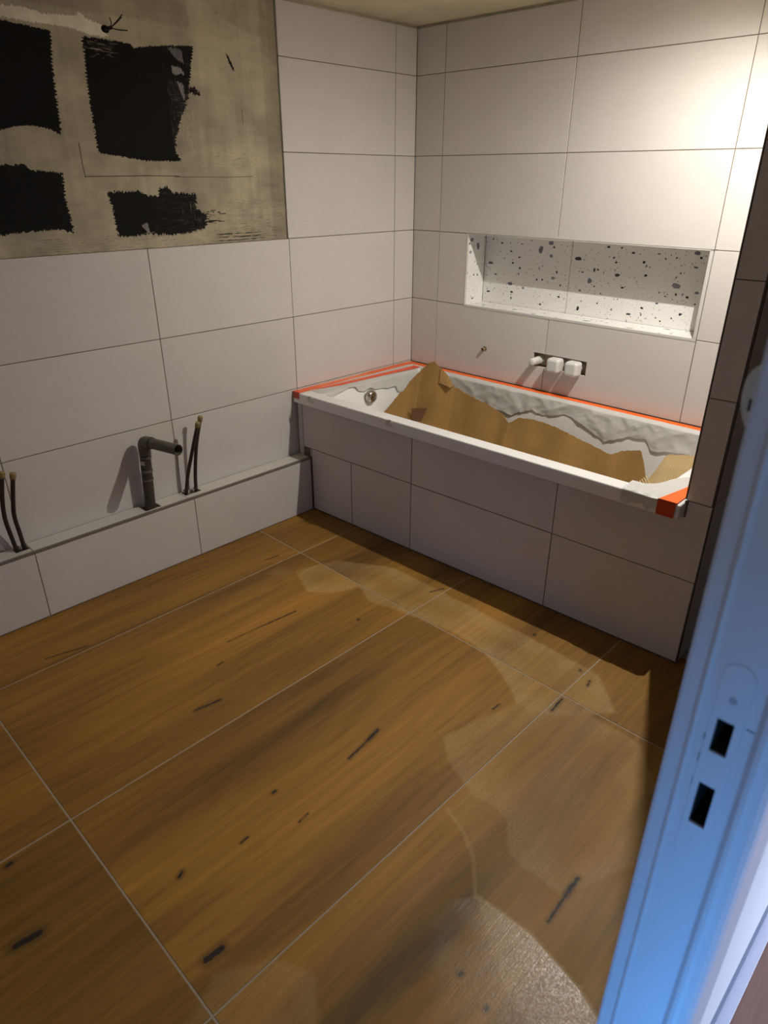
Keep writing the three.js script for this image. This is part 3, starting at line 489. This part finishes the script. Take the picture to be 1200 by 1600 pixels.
/* ---------- sheet builder: rows of points -> thick crumpled sheet ---------- */
function sheet(rows, th, uvf) {
  const R = rows.length, C = rows[0].length, P = (i, j) => new THREE.Vector3(...rows[i][j]);
  const N = []; for (let i = 0; i < R; i++) { N.push([]); for (let j = 0; j < C; j++) { const a = P(Math.min(i + 1, R - 1), j).sub(P(Math.max(i - 1, 0), j)), b = P(i, Math.min(j + 1, C - 1)).sub(P(i, Math.max(j - 1, 0))); N[i].push(a.cross(b).normalize()); } }
  const pos = [], uv = [], idx = []; const vid = (s, i, j) => s * R * C + i * C + j;
  for (const s of [0, 1]) for (let i = 0; i < R; i++) for (let j = 0; j < C; j++) { const p = P(i, j).addScaledVector(N[i][j], s ? -th : 0); pos.push(p.x, p.y, p.z); const q = uvf ? uvf(i, j, p) : [j * 0.01, i * 0.01]; uv.push(...q); }
  for (let i = 0; i + 1 < R; i++) for (let j = 0; j + 1 < C; j++) { idx.push(vid(0, i, j), vid(0, i + 1, j), vid(0, i, j + 1), vid(0, i, j + 1), vid(0, i + 1, j), vid(0, i + 1, j + 1)); idx.push(vid(1, i, j), vid(1, i, j + 1), vid(1, i + 1, j), vid(1, i, j + 1), vid(1, i + 1, j + 1), vid(1, i + 1, j)); }
  const side = (a, b, c, d) => { const o = pos.length / 3; for (const v of [a, b, c, d]) { pos.push(pos[3 * v], pos[3 * v + 1], pos[3 * v + 2]); uv.push(uv[2 * v], uv[2 * v + 1]); } idx.push(o, o + 1, o + 2, o, o + 2, o + 3); };
  for (let j = 0; j + 1 < C; j++) { side(vid(0, 0, j), vid(0, 0, j + 1), vid(1, 0, j + 1), vid(1, 0, j)); side(vid(0, R - 1, j + 1), vid(0, R - 1, j), vid(1, R - 1, j), vid(1, R - 1, j + 1)); }
  for (let i = 0; i + 1 < R; i++) { side(vid(0, i + 1, 0), vid(0, i, 0), vid(1, i, 0), vid(1, i + 1, 0)); side(vid(0, i, C - 1), vid(0, i + 1, C - 1), vid(1, i + 1, C - 1), vid(1, i, C - 1)); }
  const g = new THREE.BufferGeometry(); g.setAttribute('position', new THREE.Float32BufferAttribute(pos, 3)); g.setAttribute('uv', new THREE.Float32BufferAttribute(uv, 2)); g.setIndex(idx); g.computeVertexNormals(); return g;
}
function along(pts, n) { // resample polyline of [x,y,z]
  const v = pts.map(p => new THREE.Vector3(...p)), L = [0]; for (let i = 1; i < v.length; i++) L.push(L[i - 1] + v[i].distanceTo(v[i - 1])); const out = [];
  for (let k = 0; k < n; k++) { const s = L[L.length - 1] * k / (n - 1); let i = 1; while (i < v.length - 1 && L[i] < s) i++; const t = clamp((s - L[i - 1]) / (L[i] - L[i - 1])); out.push(v[i - 1].clone().lerp(v[i], t)); } return out;
}

/* ---------- CARDBOARD ---------- */
const cardTex = dataTex(1024, 512, (i, j, c) => { const v = 0.86 + 0.14 * fbm(i / 90, j / 60, 4) + 0.05 * (noise(i / 3, j / 3) - 0.5) + 0.035 * Math.sin(i / 1024 * Math.PI * 2 * 150); c[0] = 166 * v; c[1] = 126 * v; c[2] = 68 * v; });
const cardBump = dataTex(1024, 64, (i, j, c) => { c[0] = c[1] = c[2] = 127 + 100 * Math.sin(i / 1024 * Math.PI * 2 * 150) + 20 * noise(i / 3, j / 3); }, false);
const cardMat = new THREE.MeshStandardMaterial({ map: cardTex, bumpMap: cardBump, bumpScale: 0.0006, roughness: 0.85, side: THREE.DoubleSide });
{
  const top = [[0.185, 0.375, 0.42], [0.202, 0.421, 0.38], [0.234, 0.498, 0.33], [0.246, 0.505, 0.322], [0.264, 0.551, 0.30], [0.312, 0.613, 0.27], [0.345, 0.642, 0.258], [0.368, 0.648, 0.25], [0.395, 0.625, 0.243], [0.427, 0.589, 0.23], [0.458, 0.545, 0.22], [0.52, 0.522, 0.21], [0.621, 0.503, 0.20], [0.70, 0.47, 0.20], [0.743, 0.447, 0.205], [0.757, 0.449, 0.20], [0.785, 0.475, 0.194], [0.849, 0.484, 0.20], [0.97, 0.478, 0.20], [1.03, 0.468, 0.203], [1.088, 0.449, 0.20], [1.16, 0.437, 0.196], [1.213, 0.430, 0.20], [1.25, 0.452, 0.19], [1.321, 0.472, 0.20], [1.345, 0.43, 0.206], [1.366, 0.383, 0.212]];
  const T = along(top, 210), rows = []; const nR = 9;
  for (let i = 0; i < nR; i++) rows.push(T.map((p, j) => { const t = i / (nR - 1), x = p.x, yb = 0.165, jag = i === 0 ? rr(-0.0018, 0.0018) : 0; const lean = 0.075 * t; const fold = 0.012 * Math.sin(x * 9) * t + 0.006 * Math.sin(x * 31 + 2) * (1 - t); const pinch = -0.012 * Math.max(0, 1 - Math.abs(x - 0.75) / 0.05) - 0.010 * Math.max(0, 1 - Math.abs(x - 1.228) / 0.04); return [x + (x < 0.3 ? 0.03 * t : 0), mix(p.y, yb, t) + jag, p.z + lean + fold - pinch * (0.4 + t)]; }));
  const o = thing('cardboard_sheet', 'long torn brown cardboard sheet standing inside the bathtub', 'cardboard');
  part('sheet', sheet(rows, 0.004, (i, j, p) => [p.x * 0.9, p.y * 2]), cardMat, o);
  // folded corner hanging over
  const fl = [[[0.455, 0.552, 0.226], [0.44, 0.575, 0.229], [0.425, 0.597, 0.234], [0.40, 0.626, 0.247]], [[0.458, 0.546, 0.25], [0.44, 0.552, 0.252], [0.42, 0.556, 0.254], [0.402, 0.56, 0.258]]];
  part('folded_corner', sheet(fl, 0.003, (i, j, p) => [p.x, p.y * 2]), cardMat, o);
  const tp = [[[0.302, 0.437, 0.327], [0.342, 0.447, 0.32], [0.385, 0.453, 0.318]], [[0.312, 0.412, 0.336], [0.34, 0.418, 0.33], [0.378, 0.424, 0.326]], [[0.322, 0.387, 0.345], [0.343, 0.39, 0.338], [0.37, 0.394, 0.334]]];
  tp.forEach(r => r.forEach(p => { p[2] -= 0.0; }));
  part('brown_tape', sheet(tp, 0.0008), std(0x6b4526, 0.4, { side: THREE.DoubleSide }), o);
}
{
  const top = [[1.412, 0.40, 0.372], [1.425, 0.43, 0.362], [1.447, 0.475, 0.35], [1.468, 0.533, 0.333], [1.476, 0.539, 0.332], [1.51, 0.541, 0.318], [1.55, 0.546, 0.305], [1.60, 0.55, 0.30]];
  const T = along(top, 70), rows = []; for (let i = 0; i < 8; i++) rows.push(T.map((p, j) => { const t = i / 7; return [p.x + 0.012 * t, mix(p.y, 0.33, t) + (i === 0 ? rr(-0.002, 0.002) : 0), p.z + 0.13 * t * (0.5 + p.y * 0.6) + 0.006 * Math.sin(p.x * 40)]; }));
  const o = thing('cardboard_sheet', 'short pale cardboard flap with torn edge at the partition end of the bathtub', 'cardboard');
  const m = cardMat.clone(); m.map = dataTex(512, 256, (i, j, c) => { const v = 0.86 + 0.14 * fbm(i / 60, j / 40, 4) + 0.04 * Math.sin(i / 512 * Math.PI * 2 * 150); c[0] = 214 * v; c[1] = 184 * v; c[2] = 132 * v; });
  part('sheet', sheet(rows, 0.004, (i, j, p) => [p.x * 0.9, p.y * 2]), m, o);
  // bared flutes along the torn lower corner
  const fm = std(0xd9bf8c, 0.8); for (let k = 0; k < 9; k++) { const c = new THREE.CapsuleGeometry(0.0022, 0.032, 3, 8); c.rotateZ(0.75); c.rotateX(-0.25); c.translate(1.398 + k * 0.0052, 0.392 + k * 0.0068, 0.388 - k * 0.001); part('flute', c, fm, o); }
}

/* ---------- PLASTIC FILM ---------- */
const filmMat = new THREE.MeshPhysicalMaterial({ color: 0xe4e2dd, roughness: 0.45, transmission: 0.3, thickness: 0, side: THREE.DoubleSide });
function crumple(x, y, a) { const k = (f, o) => Math.abs(noise(x * f + o + y * f * 0.7, y * f * 1.1 - x * f * 0.5 + o) - 0.5) * 2; return a * (0.9 - k(13, 3) * 1.1 - k(29, 8) * 0.55 - k(61, 5) * 0.2 + 0.5 * fbm(x * 5, y * 5, 2)); }
{
  const low = [[0.14, 0.47], [0.19, 0.49], [0.26, 0.485], [0.319, 0.469], [0.40, 0.44], [0.473, 0.431], [0.54, 0.452], [0.614, 0.448], [0.683, 0.44], [0.72, 0.46], [0.777, 0.484], [0.83, 0.47], [0.872, 0.478], [0.931, 0.497], [0.98, 0.49], [1.021, 0.478], [1.08, 0.452], [1.128, 0.430], [1.17, 0.452], [1.229, 0.475], [1.275, 0.479], [1.293, 0.478], [1.306, 0.455], [1.32, 0.441], [1.39, 0.455], [1.464, 0.465], [1.56, 0.47]];
  const n = 190, rows = []; const at = x => { let i = 1; while (i < low.length - 1 && low[i][0] < x) i++; return mix(low[i - 1][1], low[i][1], clamp((x - low[i - 1][0]) / (low[i][0] - low[i - 1][0]))); };
  for (let i = 0; i < 22; i++) { const t = i / 21, r = []; for (let k = 0; k < n; k++) { const x = 0.13 + 1.43 * k / (n - 1), yl = at(x) + 0.006 * (noise(x * 60, 3) - 0.5); let y, z; if (t < 0.22) { const u = t / 0.22; y = 0.5465; z = mix(0.044, 0.066, u); } else { const u = (t - 0.22) / 0.78; y = mix(0.5465, yl, u); z = 0.0765 + (0.5465 - y) * 0.13; } const w = sst(0.05, 0.35, t); r.push([x, y + (t < 0.22 ? 0.0008 : 0), z + w * (0.0005 + Math.max(0, crumple(x, y, 0.006)))]); } rows.push(r); }
  single('plastic_film', sheet(rows, 0.0005), filmMat, 'crumpled white masking film hanging along the back of the bathtub', 'masking film', 'masking film on the bath');
}
{
  const rows = [], n = 60; for (let i = 0; i < 16; i++) { const t = i / 15, r = []; for (let k = 0; k < n; k++) { const z = mix(0.70, 0.06, k / (n - 1)); const yl = 0.505 - 0.014 * Math.sin(z * 9) + 0.02 * (noise(z * 26, 8) - 0.5) - (z < 0.25 ? 0.03 : 0) + (z > 0.5 ? 0.018 : 0); let x, y; if (t < 0.35) { const u = t / 0.35; x = mix(0.045, 0.106, u); y = 0.5467; } else { const u = (t - 0.35) / 0.65; y = mix(0.5467, yl, u); x = 0.119 + (0.5467 - y) * 0.16 + 0.003; } const w = sst(0.3, 0.5, t); r.push([x + w * (0.003 + Math.max(-0.002, crumple(z, y, 0.005))), y, z]); } rows.push(r); }
  single('plastic_film', sheet(rows, 0.0005), filmMat, 'thin white masking film over the left end of the bathtub behind the overflow', 'masking film', 'masking film on the bath');
}
{ // bunched film at the front right corner of the rim
  const rows = [], n = 44; for (let i = 0; i < 26; i++) { const t = i / 25, r = []; for (let k = 0; k < n; k++) { const x = 1.50 + 0.145 * k / (n - 1), zf = rimZ(x); let y, z; if (t < 0.6) { const u = t / 0.6; z = mix(zf - 0.065 - 0.18 * sst(1.53, 1.64, x), zf + 0.0015, u); y = RIMY + 0.0015; } else { const u = (t - 0.6) / 0.4; z = zf + 0.0015; y = mix(RIMY + 0.001, 0.5 + 0.02 * noise(x * 60, 2), u); } const c = 0.010 * Math.max(0, noise(x * 46, t * 7) - 0.35) * (1 - sst(1.58, 1.63, x)); r.push([x, y + (t < 0.6 ? c : 0), z + (t >= 0.6 ? c : 0)]); } rows.push(r); }
  single('plastic_film', sheet(rows, 0.0005), filmMat, 'bunched white masking film wrapped over the front rim next to the partition', 'masking film', 'masking film on the bath');
}
for (const [x, l, lab] of [[0.545, 0.035, 'tiny torn scrap of white film stuck on the front bath rim'], [0.10, 0.03, 'small film scrap on the bath rim near the left wall']]) {
  const rows = []; for (let i = 0; i < 7; i++) { const r = []; for (let k = 0; k < 9; k++) { const u = k / 8, t = i / 6; r.push([x + l * u + 0.006 * t, RIMY - 0.004 - 0.022 * t + 0.008 * u * (1 - t), rimZ(x) + 0.0015 + 0.008 * Math.abs(Math.sin(u * 4 + t * 3)) * (1 - t)]); } rows.push(r); }
  single('film_scrap', sheet(rows, 0.0005), filmMat, lab, 'masking film');
}

/* ---------- ORANGE TAPE ---------- */
const tapeMat = std(0xff6a12, 0.35), tapeMat2 = std(0xf4581a, 0.35);
const tapeTex = dataTex(256, 256, (i, j, c) => { const k = sst(0.60, 0.72, fbm(i / 9, j / 70, 3)); c[0] = mix(250, 250, k); c[1] = mix(100, 176, k); c[2] = mix(26, 140, k); });
const tapeWorn = std(0xffffff, 0.4, { map: tapeTex });
const flat = (pts, y0, y1) => { const s = new THREE.Shape(pts.map(([x, z]) => new THREE.Vector2(x, -z))); const g = new THREE.ExtrudeGeometry(s, { depth: y1 - y0, bevelEnabled: false }); g.rotateX(-Math.PI / 2); g.translate(0, y0, 0); return g; };
single('masking_tape', planarUV(flat([[0.05, 0.008], [1.664, 0.008], [1.664, 0.043], [0.05, 0.043]], RIMY + 0.0003, RIMY + 0.0009), 0, 2, (u, v) => [v * 4, u * 2]), tapeMat, 'orange masking tape strip along the back rim of the bathtub', 'masking tape', 'orange tape on the bath rim');
single('masking_tape', planarUV(flat([[0.005, 0.008], [0.046, 0.008], [0.048, 0.76], [0.005, 0.759]], RIMY + 0.0009, RIMY + 0.0015), 0, 2, (u, v) => [u * 6, v * 1.4]), tapeWorn, 'orange masking tape strip with worn pale streaks, against the left wall', 'masking tape', 'orange tape on the bath rim');
single('masking_tape', planarUV(flat([[0.082, 0.066], [0.122, 0.066], [0.085, 0.56], [0.052, 0.70], [0.05, 0.66], [0.066, 0.4]], RIMY + 0.0022, RIMY + 0.0028), 0, 2, (u, v) => [u * 5, v * 1.2]), tapeMat2, 'tapering orange tape strip on the inner edge of the left rim', 'masking tape', 'orange tape on the bath rim');
{ const t = thing('masking_tape', 'orange tape piece folded over the front rim in the left corner', 'masking tape', 'orange tape on the bath rim');
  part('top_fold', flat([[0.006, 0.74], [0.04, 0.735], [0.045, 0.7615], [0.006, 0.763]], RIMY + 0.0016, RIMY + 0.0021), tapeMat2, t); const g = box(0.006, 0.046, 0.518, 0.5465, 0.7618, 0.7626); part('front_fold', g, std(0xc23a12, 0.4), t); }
{ const t = thing('masking_tape', 'orange tape piece folded over the front rim beside the partition', 'masking tape', 'orange tape on the bath rim');
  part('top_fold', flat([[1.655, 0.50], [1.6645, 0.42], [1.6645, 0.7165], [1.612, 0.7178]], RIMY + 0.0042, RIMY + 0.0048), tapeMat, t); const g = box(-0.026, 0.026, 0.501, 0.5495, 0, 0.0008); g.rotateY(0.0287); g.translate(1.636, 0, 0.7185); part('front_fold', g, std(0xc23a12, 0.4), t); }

/* ---------- SHOWER MIXER ---------- */
{
  const t = thing('shower_mixer', 'built-in mixer with film-wrapped knobs in a cut-out of the back wall', 'mixer');
  t.position.set((VX0 + VX1) / 2, VY0, -0.03);
  const wrap = new THREE.MeshPhysicalMaterial({ color: 0xe4e2de, roughness: 0.35, transmission: 0.15, thickness: 0 });
  const L = x => x - (VX0 + VX1) / 2, W = y => y - VY0;
  part('mounting_plate', box(L(VX0 + 0.001), L(VX1 - 0.001), 0.001, W(VY1 - 0.001), -0.012, -0.003), std(0xa99d8a, 0.8), t);
  for (const x of [0.831, 0.915]) {
    const k = new THREE.Group(); k.name = 'knob'; k.position.set(L(x), W(0.674), 0); t.add(k);
    part('neck', new THREE.CylinderGeometry(0.019, 0.019, 0.05, 24).rotateX(Math.PI / 2).translate(0, 0, 0.02), wrap, k);
    part('cap', new RoundedBoxGeometry(0.059, 0.059, 0.052, 4, 0.013).translate(0, 0, 0.059), wrap, k);
    part('film_fold', new THREE.TorusGeometry(0.02, 0.003, 8, 24).translate(0, 0, 0.034), wrap, k);
  }
  const sp = new THREE.Group(); sp.name = 'spout'; sp.position.set(L(0.728), W(0.672), 0); t.add(sp);
  part('pipe', new THREE.CylinderGeometry(0.015, 0.017, 0.075, 24).rotateX(Math.PI / 2).translate(0, 0, 0.036), wrap, sp);
  part('tip', new THREE.SphereGeometry(0.015, 20, 12).scale(1, 1, 0.5).translate(0, 0, 0.0735), wrap, sp);
}
{
  const t = thing('water_outlet', 'small brass pipe stub poking from the tiles left of the mixer', 'pipe stub'); t.position.set(0.447, 0.676, 0);
  const br = std(0xb79f74, 0.35, { metalness: 0.8 });
  part('stub', new THREE.LatheGeometry([[0.0055, -0.03], [0.0055, 0.016], [0.008, 0.016], [0.008, -0.03]].map(p => new THREE.Vector2(...p)), 24).rotateX(Math.PI / 2), br, t);
  part('plug', new THREE.CylinderGeometry(0.0054, 0.0054, 0.02, 16).rotateX(Math.PI / 2).translate(0, 0, -0.008), std(0x2a2520, 0.8), t);
}

/* ---------- PIPES on the ledge ---------- */
const tube = (pts, r, n = 40, rs = 14) => new THREE.TubeGeometry(new THREE.CatmullRomCurve3(pts.map(p => new THREE.Vector3(...p)), false, 'centripetal'), n, r, rs);
{
  const t = thing('drain_pipe', 'grey plastic waste pipe with an elbow rising from the ledge', 'pipe'); t.position.set(0.040, LY - 0.009, 1.497);
  const gt = dataTex(256, 256, (i, j, c) => { const v = 74 + 26 * fbm(i / 30, j / 30, 4), s = fbm(i / 8, j / 12, 3) > 0.68 ? 18 : 0; c[0] = v + s; c[1] = v * 0.96 + s; c[2] = v * 0.8 + s; });
  const pm = std(0xffffff, 0.5, { map: gt }), pd = std(0x6a675c, 0.5);
  const O = [0.040, LY - 0.009, 1.497], r = 0.0195;
  const loc = p => p.map((v, i) => v - O[i]);
  part('riser', tube([[0.040, LY - 0.0088, 1.497], [0.043, 0.33, 1.4935], [0.046, 0.42, 1.490], [0.048, 0.475, 1.487]].map(loc), r, 24, 28), std(0xb4b0a8, 0.5, { map: gt }), t);
  const E0 = [0.048, 0.468, 1.487], E1 = [0.0485, 0.503, 1.4865], E2 = [0.060, 0.5175, 1.4845], E3 = [0.095, 0.5205, 1.478];
  part('elbow', tube([E0, [0.0483, 0.487, 1.4868], E1, [0.0525, 0.5125, 1.4858], E2, [0.076, 0.5195, 1.4815], E3].map(loc), r + 0.0022, 40, 28), pm, t);
  // open outlet
  const a = new THREE.Vector3(...loc([0.088, 0.520, 1.479])), b = new THREE.Vector3(...loc([0.236, 0.527, 1.455])), L = a.distanceTo(b);
  const og = new THREE.LatheGeometry([[r - 0.004, 0], [r - 0.004, L], [r, L], [r, 0]].map(p => new THREE.Vector2(...p)), 28); og.applyQuaternion(new THREE.Quaternion().setFromUnitVectors(new THREE.Vector3(0, 1, 0), b.clone().sub(a).normalize())); og.translate(a.x, a.y, a.z);
  const pm2 = pm.clone(); pm2.side = THREE.DoubleSide; part('outlet', og, pm2, t);
  for (const [y, h] of [[0.458, 0.006], [0.405, 0.008], [0.37, 0.005]]) { const c = new THREE.CylinderGeometry(r + 0.0016, r + 0.0016, h, 28, 1, false); const k = (y - LY) / 0.2; c.translate(0.0402 + 0.008 * k - O[0], y - O[1], 1.4965 - 0.0095 * k - O[2]); part('collar', c, pd, t); }
  const st = box(-0.009, 0.009, 0, 0.016, 0, 0.0006); st.rotateY(0.5); st.translate(0.0465 - O[0] + 0.0105, 0.432 - O[1], 1.4895 - O[2] + 0.0175); part('sticker', st, std(0xb9b3a4, 0.6), t);
}
const rubber = std(0x2b221b, 0.55), capM = std(0x9b8656, 0.45, { metalness: 0.4 });
function supply(pts, label, group) {
  const t = thing('supply_pipe', label, 'pipe', group), o = pts[0]; t.position.set(...o);
  const q = pts.map(p => p.map((v, i) => v - o[i]));
  part('tube', tube(q, 0.0068, 40, 12), rubber, t);
  const a = new THREE.Vector3(...q[q.length - 2]), b = new THREE.Vector3(...q[q.length - 1]), d = b.clone().sub(a).normalize();
  const c = new THREE.LatheGeometry([[0.0002, -0.012], [0.0085, -0.012], [0.0095, -0.004], [0.0095, 0.006], [0.0085, 0.009], [0.0002, 0.0095]].map(p => new THREE.Vector2(...p)), 20); c.applyQuaternion(new THREE.Quaternion().setFromUnitVectors(new THREE.Vector3(0, 1, 0), d)); c.translate(b.x, b.y, b.z);
  part('end_cap', c, capM, t);
  const n = new THREE.TorusGeometry(0.0072, 0.0018, 8, 18); n.rotateX(Math.PI / 2); n.translate(0, 0.02, 0); part('sleeve_ring', n, std(0x4a4440, 0.7), t);
}
const sg = 'capped water supply pipes on the ledge';
supply([[0.032, LY - 0.009, 1.296], [0.036, 0.33, 1.291], [0.05, 0.45, 1.278], [0.068, 0.555, 1.259]], 'thin dark supply pipe with brass cap, taller of the pair behind the drain elbow', sg);
supply([[0.024, LY - 0.009, 1.336], [0.04, 0.33, 1.327], [0.07, 0.45, 1.306], [0.095, 0.545, 1.288]], 'thin dark supply pipe leaning outward, shorter of the pair beside the drain elbow', sg);
supply([[0.030, LY - 0.009, 1.95], [0.042, 0.31, 1.955], [0.062, 0.395, 1.963], [0.074, 0.46, 1.956], [0.086, 0.535, 1.944]], 'bent dark supply pipe with brass cap, right one of the pair at the left edge', sg);
supply([[0.030, LY - 0.009, 1.974], [0.042, 0.31, 1.982], [0.064, 0.395, 1.992], [0.074, 0.46, 1.988], [0.08, 0.545, 1.972]], 'bent dark supply pipe cut by the left edge of the view', sg);

/* ---------- CABLE in the plaster ---------- */
{
  const t = thing('wall_cable', 'frayed black cable ends sticking out of a hole in the plaster', 'cable'); t.position.set(-0.0095, 1.764, 1.370);
  const bk = std(0x17130f, 0.6);
  part('sheath', tube([[-0.0005, 0, 0], [0.012, 0.001, -0.004], [0.022, 0.003, -0.010]], 0.005, 14, 10), bk, t);
  for (const [x, y, z] of [[0.04, 0.036, -0.040], [0.045, 0.028, -0.034], [0.05, -0.004, -0.044], [0.045, 0.022, 0.004]]) part('wire', tube([[0.018, 0.002, -0.008], [0.03, y * 0.5, -0.008 + z * 0.4], [x, y, z]], 0.0016, 14, 6), bk, t);
}
renderer.render(scene, camera);
